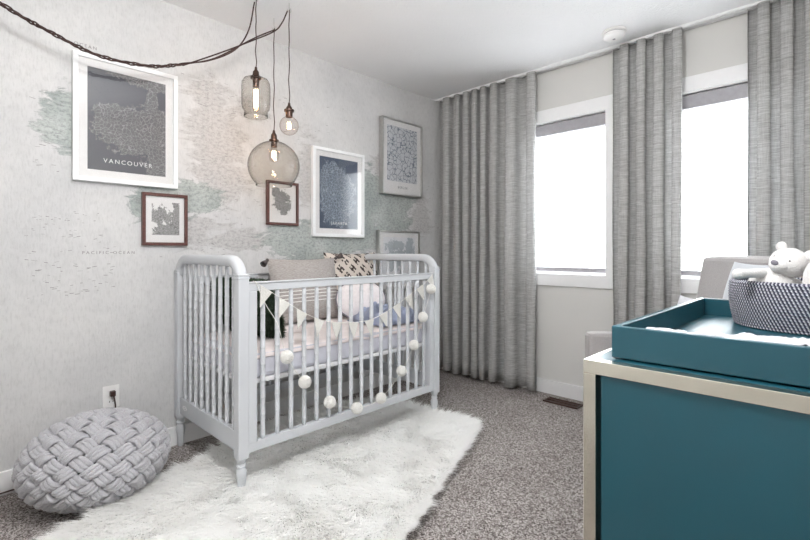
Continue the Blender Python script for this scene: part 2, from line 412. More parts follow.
# ------------------------------------------------------------------ map lettering printed on the wallpaper
def dash_field(mb, y0, y1, z0, z1, n, smax=.022):
    for _ in range(n):
        y = random.uniform(y0, y1); z = random.uniform(z0, z1); l = random.uniform(.006, smax); h = random.choice((.0012, .0018, .0025)); tl = random.uniform(-.25, .25) * l
        mb.add([(.0006, y, z), (.0006, y + l, z + tl), (.0006, y + l, z + tl + h), (.0006, y, z + h)], [(0, 1, 2, 3)])
ml = MB()
dash_field(ml, -2.96, -2.60, .86, 1.16, 75); dash_field(ml, -2.93, -2.72, 1.17, 1.24, 18, .012)
dash_field(ml, -2.92, -2.66, 1.22, 1.27, 12, .010); dash_field(ml, -2.40, -2.2, 1.0, 1.3, 16)
dash_field(ml, -2.95, -2.80, 1.45, 1.85, 22, .03); dash_field(ml, -2.22, -1.6, 1.05, 1.35, 50, .03); dash_field(ml, -2.2, -1.3, 1.35, 2.1, 90, .03)
dash_field(ml, -1.3, -.3, 1.85, 2.15, 30, .03); dash_field(ml, -.2, -.02, 1.2, 1.7, 16, .03); dash_field(ml, -2.4, -2.2, 1.9, 2.15, 8)
struct('map_dashes', ml, M['ink'], wl)
struct('map_lettering', text_mb('PACIFIC OCEAN', .021, wallmat(.0006, -2.62, 1.062), spacing=1.6), M['ink'], wl)
struct('map_lettering', text_mb('OCEAN', .022, wallmat(.0006, -2.72, 2.075), spacing=1.4), M['ink'], wl)

# ------------------------------------------------------------------ curtains
def curtain(x0, x1, z0, z1, folds, amp, yc, seed, label, wide=0):
    rnd = random.Random(seed); nu = folds * 18 + 1; nv = 26
    ph = [rnd.uniform(-.35, .35) for _ in range(folds * 2 + 2)]; am = [rnd.uniform(.75, 1.15) for _ in range(folds * 2 + 2)]
    def lerp(a, t): i = int(t); i = min(i, len(a) - 2); f = t - i; return a[i] * (1 - f) + a[i + 1] * f
    def fn(u, v):
        z = z0 + (z1 - z0) * v; low = (1 - v)
        uw = u + wide * math.sin(PI * u) ** 2 * (u - .2); t = uw * folds; k = t * 2
        p = 2 * PI * t + lerp(ph, k) * low * 1.6
        a = amp * lerp(am, k) * (.75 + .3 * low)
        s = math.sin(p); s = s * (1.25 - .25 * s * s)
        x = x0 + .015 + (x1 - x0 - .03) * u - .0125 * math.sin(2 * p) * (.9 + .2 * low) + .006 * math.sin(3 * v * PI + k) * low
        y = yc + a * s + .008 * math.sin(5 * v + k * 1.7) * low
        zz = z if v > .02 else z + .006 * math.sin(k * 1.3)
        return (x, y, zz)
    mb = MB().grid(fn, nu, nv)
    t = thing('curtain', label, 'curtain', ((x0 + x1) / 2, yc, z0), group='grey linen window curtains')
    obj('curtain_panel', mb, M['curtain'], t, smooth='all', solid=.0012)
    return t
curtain(.045, 1.015, .026, 2.424, 8, .052, -.088, 3, 'wide grey linen curtain filling the corner beside the crib', wide=.28)
curtain(1.542, 1.978, .030, 2.424, 4, .044, -.088, 5, 'narrow grey linen curtain hanging between the two windows')
curtain(2.265, 2.775, .030, 2.424, 5, .046, -.088, 8, 'grey linen curtain at right of the photo behind the teddy bear')
tr = thing('curtain_track', 'thin white curtain track running along the ceiling above both windows', 'curtain track', (1.4, -.088, 2.43))
obj('rail', MB().box(.02, RW - .02, -.103, -.097, 2.424, 2.44).box(.02, RW - .02, -.079, -.073, 2.424, 2.44).box(.02, RW - .02, -.097, -.079, 2.434, 2.44), M['trim'], tr)

# ------------------------------------------------------------------ smoke detector, vent, outlet
sd = thing('smoke_detector', 'round white smoke detector on the ceiling above the windows', 'smoke detector', (1.64, -.30, 2.44))
obj('base_plate', MB().lathe([(.0, 2.44), (.070, 2.44), (.072, 2.43), (.066, 2.426), (0, 2.426)], (1.64, -.30), 40), M['plastic'], sd, smooth=True)
obj('vent_ring', MB().lathe([(.0, 2.426), (.058, 2.426), (.058, 2.420), (0, 2.420)], (1.64, -.30), 40), M['cassette'], sd, smooth=True)
obj('cover', MB().lathe([(.0, 2.420), (.064, 2.420), (.062, 2.405), (.050, 2.396), (.02, 2.392), (0, 2.392)], (1.64, -.30), 40), M['plastic'], sd, smooth=True)
obj('test_button', MB().lathe([(0, 2.393), (.009, 2.393), (.008, 2.389), (0, 2.389)], (1.64, -.30), 16), M['cassette'], sd, smooth=True)
fv = thing('floor_vent', 'dark brown metal floor vent in the carpet below the left window', 'floor vent', (1.25, -.16, 0))
vx0, vx1, vy0, vy1 = 1.115, 1.365, -.205, -.105
obj('vent_frame', MB().box(vx0, vx1, vy0, vy0 + .008, .001, .012).box(vx0, vx1, vy1 - .008, vy1, .001, .012).box(vx0, vx0 + .01, vy0, vy1, .001, .012).box(vx1 - .01, vx1, vy0, vy1, .001, .012).box(vx0, vx1, (vy0 + vy1) / 2 - .003, (vy0 + vy1) / 2 + .003, .001, .012), M['vent'], fv)
obj('duct', B(vx0 + .005, vx1 - .005, vy0 + .005, vy1 - .005, .0005, .003), M['dark'], fv)
vs = MB()
for i in range(18):
    x = vx0 + .015 + i * .0125; vs.box(x, x + .004, vy0 + .006, vy1 - .006, .003, .006)
obj('slats', vs, M['vent'], fv)
ol = thing('wall_outlet', 'white power outlet plate on the wall behind the knitted pouf', 'power outlet', (0, -2.612, .30))
obj('cover_plate', B(0, .006, -2.650, -2.576, .282, .396), M['plastic'], ol, bevel=.003)
obj('receptacle', MB().box(.006, .008, -2.630, -2.596, .345, .375).box(.006, .008, -2.630, -2.596, .300, .330), M['plastic'], ol, bevel=.001)
so = MB()
for z in (.312,): so.box(.0078, .0086, -2.622, -2.619, z, z + .009).box(.0078, .0086, -2.607, -2.604, z, z + .008)
obj('socket_slots', so, M['dark'], ol)
pc = thing('power_cord', 'dark brown power cord plugged in behind the pouf and running along the baseboard', 'power cord', (.02, -2.61, .0))
obj('plug', B(.0088, .034, -2.622, -2.598, .345, .372), M['black_plug'], pc, bevel=.004)
pts = [(.030, -2.607, .348), (.034, -2.604, .325), (.03, -2.600, .30), (.026, -2.598, .26), (.022, -2.60, .2), (.022, -2.62, .12), (.022, -2.70, .05), (.024, -2.85, .022), (.024, -3.0, .018), (.022, -3.3, .012), (.022, -3.6, .012)]
obj('cable', MB().tube(pts, .0035, 8), M['cord'], pc, smooth='all')

# ------------------------------------------------------------------ picture frames on the left wall
def frame(label, y0, y1, z0, z1, depth, fw, fmat, mw, pmat, text=None, tmat=None, mwb=None, tsize=.03, group='framed city maps on the wall', inner=None, tz=.02):
    name = 'picture_frame'; g = .004
    t = thing(name, label, 'framed map', (0, (y0 + y1) / 2, z0), group=group)
    X0, X1 = .002, .002 + depth
    k = X1 / CAMX; y0, y1, z0, z1 = y0, y1 + (CAMY - y1) * k, z0 + (CAMZ - z0) * k, z1 + (CAMZ - z1) * k
    if inner: inner = (inner[0] + (CAMY - inner[0]) * k * .5, inner[1] + (CAMY - inner[1]) * k, inner[2] + (CAMZ - inner[2]) * k, inner[3] + (CAMZ - inner[3]) * k)
    fr = MB().box(X0, X1, y0, y1, z1 - fw, z1).box(X0, X1, y0, y1, z0, z0 + fw).box(X0, X1, y0, y0 + fw, z0 + fw, z1 - fw).box(X0, X1, y1 - fw, y1, z0 + fw, z1 - fw)
    obj('frame', fr, fmat, t, bevel=.0015)
    mwb = mwb or mw
    xb = X1 - .012
    obj('mat_board', B(xb - .004, xb, y0 + fw, y1 - fw, z0 + fw, z1 - fw), M['mat_board'], t)
    py0, py1, pz0, pz1 = y0 + fw + mw, y1 - fw - mw, z0 + fw + mwb, z1 - fw - mw
    if inner: py0, py1, pz0, pz1 = inner
    pr = obj('map_print', B(xb, xb + .0006, py0, py1, pz0, pz1), pmat, t)
    if text: obj('title_lettering', text_mb(text, tsize, wallmat(xb + .0011, (py0 + py1) / 2, pz0 + tz), spacing=1.35), tmat, pr)
    obj('glass', B(X1 - .006, X1 - .004, y0 + fw, y1 - fw, z0 + fw, z1 - fw), M['pane'], t)
    return t
M['white_ink'] = simple('white_print_ink', (.78, .78, .78), .8); M['grey_ink'] = simple('grey_print_ink', (.25, .26, .28), .8)
vm = print_mat('city_map_print_slate', (.060, .062, .078), (.10, .098, .105), (.27, .26, .27),
    [(-2.42, 2.00, .22, .07), (-2.70, 2.03, .10, .02), (-2.50, 1.70, .20, .13), (-2.36, 1.66, .16, .17), (-2.43, 1.86, .035, .09), (-2.60, 1.77, .10, .05), (-2.37, 1.5, .1, .1)], 60, 1.5, thr=.045, second=.35)
frame('large white-framed dark slate map print titled VANCOUVER, biggest on the wall', -2.776, -2.291, 1.423, 2.052, .03, .022, M['white_frame'], .038, vm, 'VANCOUVER', M['white_ink'], tsize=.030, tz=.040)
sm1 = print_mat('small_map_print_grey', (.80, .79, .79), (.46, .45, .45), (.16, .16, .16),
    [(-2.385, 1.27, .07, .06), (-2.30, 1.25, .03, .12), (-2.35, 1.18, .07, .05)], 90, 4.0, thr=.06)
frame('small dark brown square frame below the large slate map', -2.476, -2.238, 1.107, 1.392, .022, .017, M['wood_frame'], .03, sm1, None, M['grey_ink'], mwb=.045, tsize=.008, tz=-.014, inner=(-2.425, -2.28, 1.165, 1.345))
sm2 = print_mat('small_map_print_light', (.80, .79, .79), (.44, .44, .44), (.16, .16, .16),
    [(-1.66, 1.42, .06, .06), (-1.63, 1.36, .07, .06), (-1.69, 1.46, .04, .04)], 90, 4.0, thr=.06)
frame('small dark brown frame directly behind the globe pendant', -1.76, -1.511, 1.248, 1.537, .022, .017, M['wood_frame'], .03, sm2, None, M['grey_ink'], mwb=.05, tsize=.008, tz=-.016, inner=(-1.715, -1.565, 1.315, 1.495))
bm_ = print_mat('city_map_print_navy', (.060, .085, .135), (.10, .13, .18), (.33, .38, .45), [(-1.20, 1.47, .17, .22), (-1.25, 1.55, .12, .18)], 50, 1.2, thr=.06, second=.35)
frame('white-framed navy blue map print titled JAKARTA with a window reflection', -1.418, -.923, 1.180, 1.818, .032, .022, M['white_frame'], .038, bm_, 'JAKARTA', M['white_ink'], tsize=.028, tz=.03)
rm = print_mat('city_map_print_white', (.74, .76, .80), (.72, .74, .78), (.20, .23, .28), [(-.52, 1.88, .3, .4)], 26, .3, thr=.05, second=.12)
frame('white map print titled BERLIN in a silver frame nearest the corner', -.773, -.254, 1.543, 2.172, .045, .012, M['silver'], .045, rm, 'BERLIN', M['grey_ink'], mwb=.10, tsize=.028, tz=-.055)
lm = print_mat('city_map_print_pale', (.78, .79, .82), (.55, .60, .64), (.45, .50, .55), [(-.60, 1.12, .12, .04), (-.45, 1.1, .08, .1), (-.62, 1.0, .1, .1)], 30, 4.0, thr=.03)
frame('pale map print in a silver frame partly hidden behind the crib rail', -.805, -.286, .75, 1.244, .04, .012, M['silver'], .04, lm)

# ------------------------------------------------------------------ crib
cr = thing('crib', 'pale grey wooden spindle crib standing against the map wall', 'crib', (.36, -1.6, 0))
XA, XB, YA, YB = .031, .755, -2.288, -.978     # post centres
PH = .025
def rsq(n=20, p=4):
    out = []
    for k in range(n):
        a = 2 * PI * k / n + .01; c, s = math.cos(a), math.sin(a); d = (abs(c) ** p + abs(s) ** p) ** (-1 / p); out.append((c * d, s * d))
    return out
SQ = rsq()
for y in (YA, YB):
    R = .10; zt = 1.033; pts = [(XA, y, .975)]
    for k in range(0, 11): a = PI - PI / 2 * k / 10; pts.append((XA + R + R * math.cos(a), y, zt - R + R * math.sin(a)))
    for k in range(0, 11): a = PI / 2 - PI / 2 * k / 10; pts.append((XB - R + R * math.cos(a), y, zt - R + R * math.sin(a)))
    pts.append((XB, y, .975))
    obj('arched_end_frame', MB().tube(pts, PH, sec=rsq(24, 2.8)), M['crib'], cr, smooth='all')
    for x in (XA, XB):
        obj('post', B(x - PH, x + PH, y - PH, y + PH, .160, .965), M['crib'], cr, bevel=.004)
        rg = MB()
        for z in (.953, .966): rg.box(x - .0275, x + .0275, y - .0275, y + .0275, z, z + .007)
        obj('post_ring', rg, M['crib'], cr, bevel=.003)
        obj('leg', MB().lathe([(0, 0), (.012, 0), (.015, .004), (.016, .02), (.018, .055), (.024, .092), (.022, .110), (.014, .122), (.021, .127), (.021, .133), (.015, .139), (.022, .150), (.022, .161), (0, .161)], (x, y), 20), M['crib'], cr, smooth=True)
    rl = obj('end_rail', B(XA + PH, XB - PH, y - .013, y + .013, .185, .275), M['crib'], cr, bevel=.003)
    if y == YA: obj('oval_plate', MB().tube([(.13 + .028 * math.cos(a), y - .0135, .232 + .010 * math.sin(a)) for a in np.linspace(0, 2 * PI, 24, endpoint=False)], .0022, 6, closed=True).tube([(.105, y - .0135, .232), (.155, y - .0135, .232)], .0022, 6), M['trim'], rl, smooth='all')
def spindle_mb(h, r=.0105, gap=.042):
    prof = [(0, 0), (r * .85, 0)]; n = max(4, int(h / gap))
    for i in range(n):
        z = h * (i + .5) / n; d = .0035; tp = .88 + .12 * math.sin(PI * (i + .5) / n) ** .6
        prof += [(r * tp, z - .011), (r * tp, z - d), (r * tp + .0009, z - d * .5), (r * tp + .0009, z + d * .5), (r * tp, z + d)]
    prof += [(r * .85, h), (0, h)]
    return MB().lathe(prof, (0, 0), 10)
def spindles(first, pos):
    for i, p in enumerate(pos):
        o = first if i == 0 else first.copy()
        if i: COL.objects.link(o); o.parent = cr
        o.location = Vector(p) - cr.location
ends = [(XA + (XB - XA) * k / 10, y, .270) for y in (YA, YB) for k in range(1, 10)]
spindles(obj('spindle', spindle_mb(.750), M['crib'], cr, smooth='all'), ends)
fy = [YA + .065 + (YB - YA - .13) * (k + .5) / 16 for k in range(16)]
fr_ = [(XB, y, .217) for y in fy] + [(XA, y, .217) for y in fy]
spindles(obj('spindle', spindle_mb(.685, .0115, .075), M['crib'], cr, smooth='all'), fr_)
for x in (XA, XB):
    obj('top_rail', MB().box(x - .016, x + .016, YA + PH, YB - PH, .897, .931).box(x - .021, x + .021, YA + PH, YB - PH, .931, .938), M['crib'], cr, bevel=.003)
    obj('bottom_rail', B(x - .016, x + .016, YA + PH, YB - PH, .178, .222), M['crib'], cr, bevel=.003)
    for y in (YA + PH, YB - PH - .040):
        obj('side_stile', B(x - .020, x + .020, y, y + .040, .222, .897), M['crib'], cr, bevel=.003)
obj('mattress_support', B(.065, .730, -2.250, -1.015, .468, .489), M['trim'], cr, bevel=.002)
mt = thing('crib_mattress', 'crib mattress with pale pink sheet and lavender grey sides', 'mattress', (.40, -1.64, .489))
obj('mattress', B(.065, .728, -2.248, -1.02, .490, .606), M['lav'], mt, bevel=.02)
def sheet_fn(u, v):
    x = .060 + .674 * u; y = -2.252 + 1.237 * v
    return (x, y, .617 + .008 * mnoise.noise(Vector((x * 7, y * 7, 1))) + .004 * mnoise.noise(Vector((x * 22, y * 18, 5))) - .034 * (max(abs(u - .5), abs(v - .5) * 1.0) * 2) ** 14)
obj('fitted_sheet', MB().grid(sheet_fn, 30, 60), M['sheet'], mt, smooth='all', solid=.006)

# pillows --------------------------------------------------------
def pillow_mb(w, h, t, nu=28, nv=22, pin=.06, seed=0):
    # lies in local XZ plane, thickness along Y, base at z=0
    def side(sgn):
        def fn(u, v):
            a, b_ = u * 2 - 1, v * 2 - 1
            th = max(0, (1 - abs(a) ** 2.6)) ** .5 * max(0, (1 - abs(b_) ** 2.6)) ** .5
            x = w / 2 * a * (1 - pin * (1 - b_ * b_) * abs(a) ** 3); z = h / 2 * b_ * (1 - pin * (1 - a * a) * abs(b_) ** 3)
            wr = .006 * mnoise.noise(Vector((a * 3 + seed, b_ * 3, sgn * 2.)))
            return (x, sgn * (t / 2 * th + wr * th), z + h / 2)
        return fn
    m = MB().grid(side(1), nu, nv); m2 = MB().grid(side(-1), nu, nv); m.add(m2.v, [f[::-1] for f in m2.f]); return m
def place(loc, rx, rz): return Matrix.Translation(Vector(loc)) @ Matrix.Rotation(rz, 4, 'Z') @ Matrix.Rotation(rx, 4, 'X')

# lumbar pillow; local X along +y of the room
m, nt, b = new_mat('taupe_woven_with_stripes'); tc = N(nt, 'ShaderNodeTexCoord'); sp = N(nt, 'ShaderNodeSeparateXYZ'); L(nt, tc.outputs['Object'], sp.inputs[0])
z = sp.outputs['Z']; fr1 = mth(nt, 'FRACT', mth(nt, 'DIVIDE', z, .022)); st = mth(nt, 'LESS_THAN', fr1, .22)
band = mth(nt, 'MULTIPLY', mth(nt, 'GREATER_THAN', z, .125), mth(nt, 'LESS_THAN', z, .255)); st = mth(nt, 'MULTIPLY', st, band)
wv = noise(nt, coords(nt, (60, 60, 300)), 1, 3)
c = mixc(nt, st, ramp(nt, wv, [(.3, (.30, .275, .26)), (.7, (.47, .44, .42))]), (.85, .83, .80))
L(nt, c, b.inputs['Base Color']); b.inputs['Roughness'].default_value = .95; bump(nt, b, wv, .3); M['lumbar'] = m
def tassel(parent, p, d, s=1.0):
    mb = MB(); p = Vector(p); d = Vector(d).normalized()
    mb.sphere(p + d * .008 * s, .011 * s, 12, 8)
    up = d.orthogonal().normalized(); sd_ = d.cross(up)
    for k in range(16):
        a = 2 * PI * k / 16; o = up * math.cos(a) + sd_ * math.sin(a)
        mb.tube([p + d * .01 * s, p + d * .03 * s + o * .010 * s, p + d * .058 * s + o * .017 * s], [.004 * s, .0045 * s, .0035 * s], 5)
    return obj('tassel', mb, M['tassel'], parent, smooth='all', local=True)
lp = thing('lumbar_pillow', 'taupe woven pillow with white stripes and corner tassels in the crib', 'pillow', (.205, -1.57, .622), 0)
lp.rotation_euler = (math.radians(-9), 0, PI / 2 + .05)
obj('cover', pillow_mb(.53, .415, .14, seed=1), M['lumbar'], lp, smooth='all', local=True)
for p, d in (((-.255, 0, .408), (-.8, -.3, -.55)), ((.250, -.02, .405), (.5, -.7, .25)), ((-.262, 0, .01), (-1, -.2, .1)), ((.262, 0, .02), (1, -.5, -.1))): tassel(lp, p, d)

m, nt, b = new_mat('cream_with_brown_glyphs')
tc = N(nt, 'ShaderNodeTexCoord'); mp = N(nt, 'ShaderNodeMapping'); L(nt, tc.outputs['Object'], mp.inputs[0]); mp.inputs['Rotation'].default_value = (0, math.radians(45), 0); mp.inputs['Scale'].default_value = (13, 0, 13)
sp = N(nt, 'ShaderNodeSeparateXYZ'); L(nt, mp.outputs[0], sp.inputs[0])
fx = mth(nt, 'FRACT', sp.outputs['X']); fz = mth(nt, 'FRACT', sp.outputs['Z'])
ax = mth(nt, 'ABSOLUTE', mth(nt, 'SUBTRACT', fx, .5)); az = mth(nt, 'ABSOLUTE', mth(nt, 'SUBTRACT', fz, .5))
inb = mth(nt, 'MULTIPLY', mth(nt, 'LESS_THAN', ax, .30), mth(nt, 'LESS_THAN', az, .36))
bars = mth(nt, 'MAXIMUM', mth(nt, 'MULTIPLY', mth(nt, 'GREATER_THAN', ax, .07), mth(nt, 'LESS_THAN', ax, .27)), mth(nt, 'MULTIPLY', mth(nt, 'LESS_THAN', az, .10), mth(nt, 'GREATER_THAN', fx, .2)))
nn = noise(nt, coords(nt), 45, 2); g = mth(nt, 'MULTIPLY', mth(nt, 'MULTIPLY', inb, bars), mth(nt, 'GREATER_THAN', nn, .42))
L(nt, mixc(nt, g, (.68, .61, .55), (.06, .045, .04)), b.inputs['Base Color']); b.inputs['Roughness'].default_value = .95
bump(nt, b, noise(nt, coords(nt), 250, 2), .3); M['glyph'] = m
pp = thing('throw_pillow', 'cream square pillow with dark brown woven glyph pattern in the crib', 'pillow', (.125, -1.105, .622), 0)
pp.rotation_euler = (math.radians(-8), 0, PI / 2 + .10)
obj('cover', pillow_mb(.53, .450, .13, seed=5), M['glyph'], pp, smooth='all', local=True)
tassel(pp, (.235, -.0, .01), (.6, -.6, .2), .8)

rp = thing('round_cushion', 'round blush white cushion with grey piping leaning on the glyph pillow', 'cushion', (.38, -1.262, .622), 0)
rp.rotation_euler = (math.radians(-22), 0, PI / 2 - .45)
def disc(u, v):
    a = 2 * PI * u; t = PI * v; r = .150 * math.sin(t) ** .8; return (r * math.cos(a) * 1.12, -.055 * math.cos(t), .138 + .92 * r * math.sin(a))
obj('cover', MB().grid(disc, 40, 20, closeu=True), M['round'], rp, smooth='all', local=True)
obj('piping', MB().tube([(.150 * 1.13 * math.cos(a), 0, .138 + .150 * .93 * math.sin(a)) for a in np.linspace(0, 2 * PI, 48, endpoint=False)], .0055, 8, closed=True), M['piping'], rp, smooth='all', local=True)

def rumple(name, label, cat, x0, x1, y0, y1, z, hgt, mat, seed, under=.0):
    def fn(u, v):
        x = x0 + (x1 - x0) * u; y = y0 + (y1 - y0) * v
        e = min(1, 6 * min(u, 1 - u)) ** .5 * min(1, 6 * min(v, 1 - v)) ** .5 if 0 < u < 1 and 0 < v < 1 else 0
        n = 1.2 * mnoise.noise(Vector((x * 14 + seed, y * 14, 0))) + .9 * abs(mnoise.noise(Vector((x * 22 + seed, y * 22, 0))))
        return (x + .02 * mnoise.noise(Vector((v * 5, seed, 0))), y + .02 * mnoise.noise(Vector((u * 5, seed, 4))), z + .004 + e * hgt * (.75 + .45 * n))
    o = obj(name, MB().grid(fn, 44, 44), mat, None, smooth='all', solid=.006); return tag(o, label, cat)
rumple('blanket', 'rumpled dusty blue blanket at the far end of the crib mattress', 'blanket', .36, .700, -1.38, -1.03, .622, .09, M['blue'], 3)

# fur strands -----------------------------------------------------
def strands(P, Nn, D, ln, w, bend):
    """P roots, Nn normals, D lay directions (unit), ln lengths; returns MB + vertex normals"""
    n = len(P); side = np.cross(D, Nn); side += rng.normal(0, .5, side.shape); side /= np.linalg.norm(side, axis=1)[:, None]
    V = np.zeros((n, 7, 3)); ts = (0, .4, .75, 1.0); ws = (1, .85, .5, 0)
    k = 0
    for t, ww in zip(ts, ws):
        c = P + Nn * (ln * (t - .45 * bend * t * t))[:, None] + D * (ln * bend * t * t)[:, None]
        if t < 1: V[:, k] = c - side * (w * ww)[:, None]; V[:, k + 1] = c + side * (w * ww)[:, None]; k += 2
        else: V[:, 6] = c
    base = (np.arange(n) * 7)[:, None]
    q = np.concatenate([base + np.array([[0, 1, 3, 2]]), base + np.array([[2, 3, 5, 4]])]); tr = base + np.array([[4, 5, 6]])
    return V.reshape(-1, 3), q, tr
def fur_obj(name, P, Nn, D, ln, w, bend, mat, parent, extra=None, local=False, up=.9):
    V, q, tr = strands(P, Nn, D, ln, w, bend)
    me = bpy.data.meshes.new(name)
    nq, nt_ = len(q), len(tr)
    me.vertices.add(len(V)); me.vertices.foreach_set('co', V.ravel())
    me.loops.add(nq * 4 + nt_ * 3); me.loops.foreach_set('vertex_index', np.concatenate([q.ravel(), tr.ravel()]))
    me.polygons.add(nq + nt_)
    me.polygons.foreach_set('loop_start', np.concatenate([np.arange(nq) * 4, nq * 4 + np.arange(nt_) * 3]))
    me.update(calc_edges=True); me.validate()
    me.polygons.foreach_set('use_smooth', [False] * (nq + nt_))
    me.materials.append(mat); o = bpy.data.objects.new(name, me); COL.objects.link(o)
    if parent is not None:
        o.parent = parent
        if not local: o.location = -parent.location
    return o
# rug ---------------------------------------------------------------
RUG = [(.34, -1.10), (.60, -1.01), (.86, -1.025), (1.03, -1.0), (1.12, -1.04), (1.21, -1.28), (1.36, -1.69), (1.50, -2.04), (1.60, -2.5), (1.55, -2.95), (1.15, -3.12), (.72, -3.05), (.57, -2.83), (.43, -2.44), (.29, -2.08), (.22, -1.84), (.18, -1.45)]
def smooth_poly(p, it=2):
    for _ in range(it):
        q = []
        for i in range(len(p)):
            a, b_ = p[i], p[(i + 1) % len(p)]; q += [(a[0] * .75 + b_[0] * .25, a[1] * .75 + b_[1] * .25), (a[0] * .25 + b_[0] * .75, a[1] * .25 + b_[1] * .75)]
        p = q
    return p
rp_ = smooth_poly(RUG); PR = np.array(rp_)
def inside(X, Y):
    r = np.zeros(len(X), bool); n = len(PR)
    for i in range(n):
        x1, y1 = PR[i]; x2, y2 = PR[(i + 1) % n]
        c = ((y1 > Y) != (y2 > Y)) & (X < (x2 - x1) * (Y - y1) / (y2 - y1 + 1e-12) + x1); r ^= c
    return r
rug = thing('fur_rug', 'long white shaggy sheepskin rug lying in front of and under the crib', 'rug', (.8, -2.0, 0))
bk = MB(); n = len(rp_); bk.add([(x, y, .001) for x, y in rp_] + [(x, y, .014) for x, y in rp_], [tuple(range(n))[::-1], tuple(range(n, 2 * n))] + [(i, (i + 1) % n, n + (i + 1) % n, n + i) for i in range(n)])
obj('backing', bk, M['fur_white'], rug)
GS = .00375; gx, gy = np.meshgrid(np.arange(0, 1.66, GS), np.arange(-3.15, -.9, GS)); X = gx.ravel() + rng.uniform(-.5, .5, gx.size) * GS; Y = gy.ravel() + rng.uniform(-.5, .5, gx.size) * GS
k = inside(X, Y); X, Y = X[k], Y[k]
ed = np.concatenate([PR[i] + (PR[(i + 1) % n] - PR[i]) * rng.uniform(0, 1, (420, 1)) for i in range(n)]); cen = PR.mean(0)
X = np.concatenate([X, ed[:, 0] * .995 + cen[0] * .005]); Y = np.concatenate([Y, ed[:, 1] * .995 + cen[1] * .005]); K = len(X)
Pp = np.stack([X, Y, np.full(K, .013)], 1)
ang = np.array([mnoise.noise(Vector((x * 2.2, y * 2.2, 3))) * 2.6 + mnoise.noise(Vector((x * 9, y * 9, 7))) * 1.6 for x, y in zip(X, Y)]) - 1.0
clump = np.array([mnoise.noise(Vector((x * 22, y * 22, 11))) for x, y in zip(X, Y)])
D = np.stack([np.cos(ang), np.sin(ang), np.zeros(K)], 1); out = np.stack([X, Y], 1) - cen; out /= np.linalg.norm(out, axis=1)[:, None]
# near the edge lay outwards
dm = np.min(np.stack([np.hypot(X - a, Y - b_) for a, b_ in rp_]), 0); we = np.clip(1 - dm / .07, 0, 1)
D[:, :2] = D[:, :2] * (1 - we)[:, None] + out * (we * 1.3)[:, None] + rng.normal(0, .26, (K, 2)); D /= np.linalg.norm(D, axis=1)[:, None]
Nn = np.tile(np.array([[0, 0, 1.]]), (K, 1)) + rng.normal(0, .12, (K, 3)); Nn /= np.linalg.norm(Nn, axis=1)[:, None]
fur_obj('fur_pile', Pp, Nn, D, rng.uniform(.040, .062, K) * (1 + .25 * clump) * (1 + .9 * we * rng.uniform(0, 1, K) ** 2), np.full(K, .0028) * (1 - .45 * we), np.clip(.85 + .3 * clump, .55, 1.1), M['fur_white'], rug)

# dark green fur pillow -----------------------------------------------
gp = thing('fur_pillow', 'dark green faux fur pillow leaning on the near end of the crib', 'pillow', (.31, -1.985, .628), 0)
gp.rotation_euler = (math.radians(22), 0, .10)
gpm = pillow_mb(.50, .315, .17, seed=9)
obj('cover', gpm, M['fur_green'], gp, smooth='all', local=True)
V = np.array(gpm.v); F = np.array([f for f in gpm.f]); tri = np.concatenate([F[:, [0, 1, 2]], F[:, [0, 2, 3]]])
e1 = V[tri[:, 1]] - V[tri[:, 0]]; e2 = V[tri[:, 2]] - V[tri[:, 0]]; cr3 = np.cross(e1, e2); ar = np.linalg.norm(cr3, axis=1)
kk = rng.choice(len(tri), 16000, p=ar / ar.sum()); r1 = np.sqrt(rng.uniform(0, 1, len(kk))); r2 = rng.uniform(0, 1, len(kk))
P_ = V[tri[kk, 0]] * (1 - r1)[:, None] + V[tri[kk, 1]] * (r1 * (1 - r2))[:, None] + V[tri[kk, 2]] * (r1 * r2)[:, None]
cc = np.array([0, 0, .158]); Nn = (P_ - cc) / np.array([.25, .085, .158]) ** 2; Nn /= np.linalg.norm(Nn, axis=1)[:, None]
D = rng.normal(0, 1, P_.shape); D[:, 2] -= .6; D -= Nn * (D * Nn).sum(1)[:, None]; D /= np.linalg.norm(D, axis=1)[:, None]
fur_obj('fur_pile', P_, Nn, D, rng.uniform(.016, .032, len(kk)), np.full(len(kk), .0013), np.full(len(kk), .5), M['fur_green'], gp, local=True)

# ------------------------------------------------------------------ garlands on the crib front
def catmull(pts, n=8):
    out = []; P = [Vector(p) for p in pts]; P = [P[0] * 2 - P[1]] + P + [P[-1] * 2 - P[-2]]
    for i in range(1, len(P) - 2):
        for k in range(n):
            t = k / n; a, b_, c, d = P[i - 1:i + 3]
            out.append(.5 * ((2 * b_) + (c - a) * t + (2 * a - 5 * b_ + 4 * c - d) * t * t + (3 * b_ - a - 3 * c + d) * t ** 3))
    out.append(P[-2]); return out
GX = .785
bun = [(GX - .008, -2.245, .944), (GX, -2.206, .919), (GX, -2.167, .894), (GX, -2.073, .832), (GX, -1.98, .775), (GX, -1.88, .73), (GX, -1.767, .705), (GX, -1.646, .694), (GX, -1.522, .703), (GX, -1.366, .756), (GX, -1.221, .822), (GX, -1.103, .877), (GX - .006, -1.020, .930)]
bp = catmull(bun, 10)
bg = thing('bunting_garland', 'off-white felt pennant garland draped across the crib front', 'garland', (GX, -1.6, .72))
obj('string', MB().tube(bp, .0014, 6), M['string'], bg, smooth='all')
cum = [0]
for a, b_ in zip(bp, bp[1:]): cum.append(cum[-1] + (b_ - a).length)
def at_len(s):
    for i in range(len(bp) - 1):
        if cum[i + 1] >= s: t = (s - cum[i]) / (cum[i + 1] - cum[i]); return bp[i].lerp(bp[i + 1], t), (bp[i + 1] - bp[i]).normalized()
    return bp[-1], (bp[-1] - bp[-2]).normalized()
nf = 12
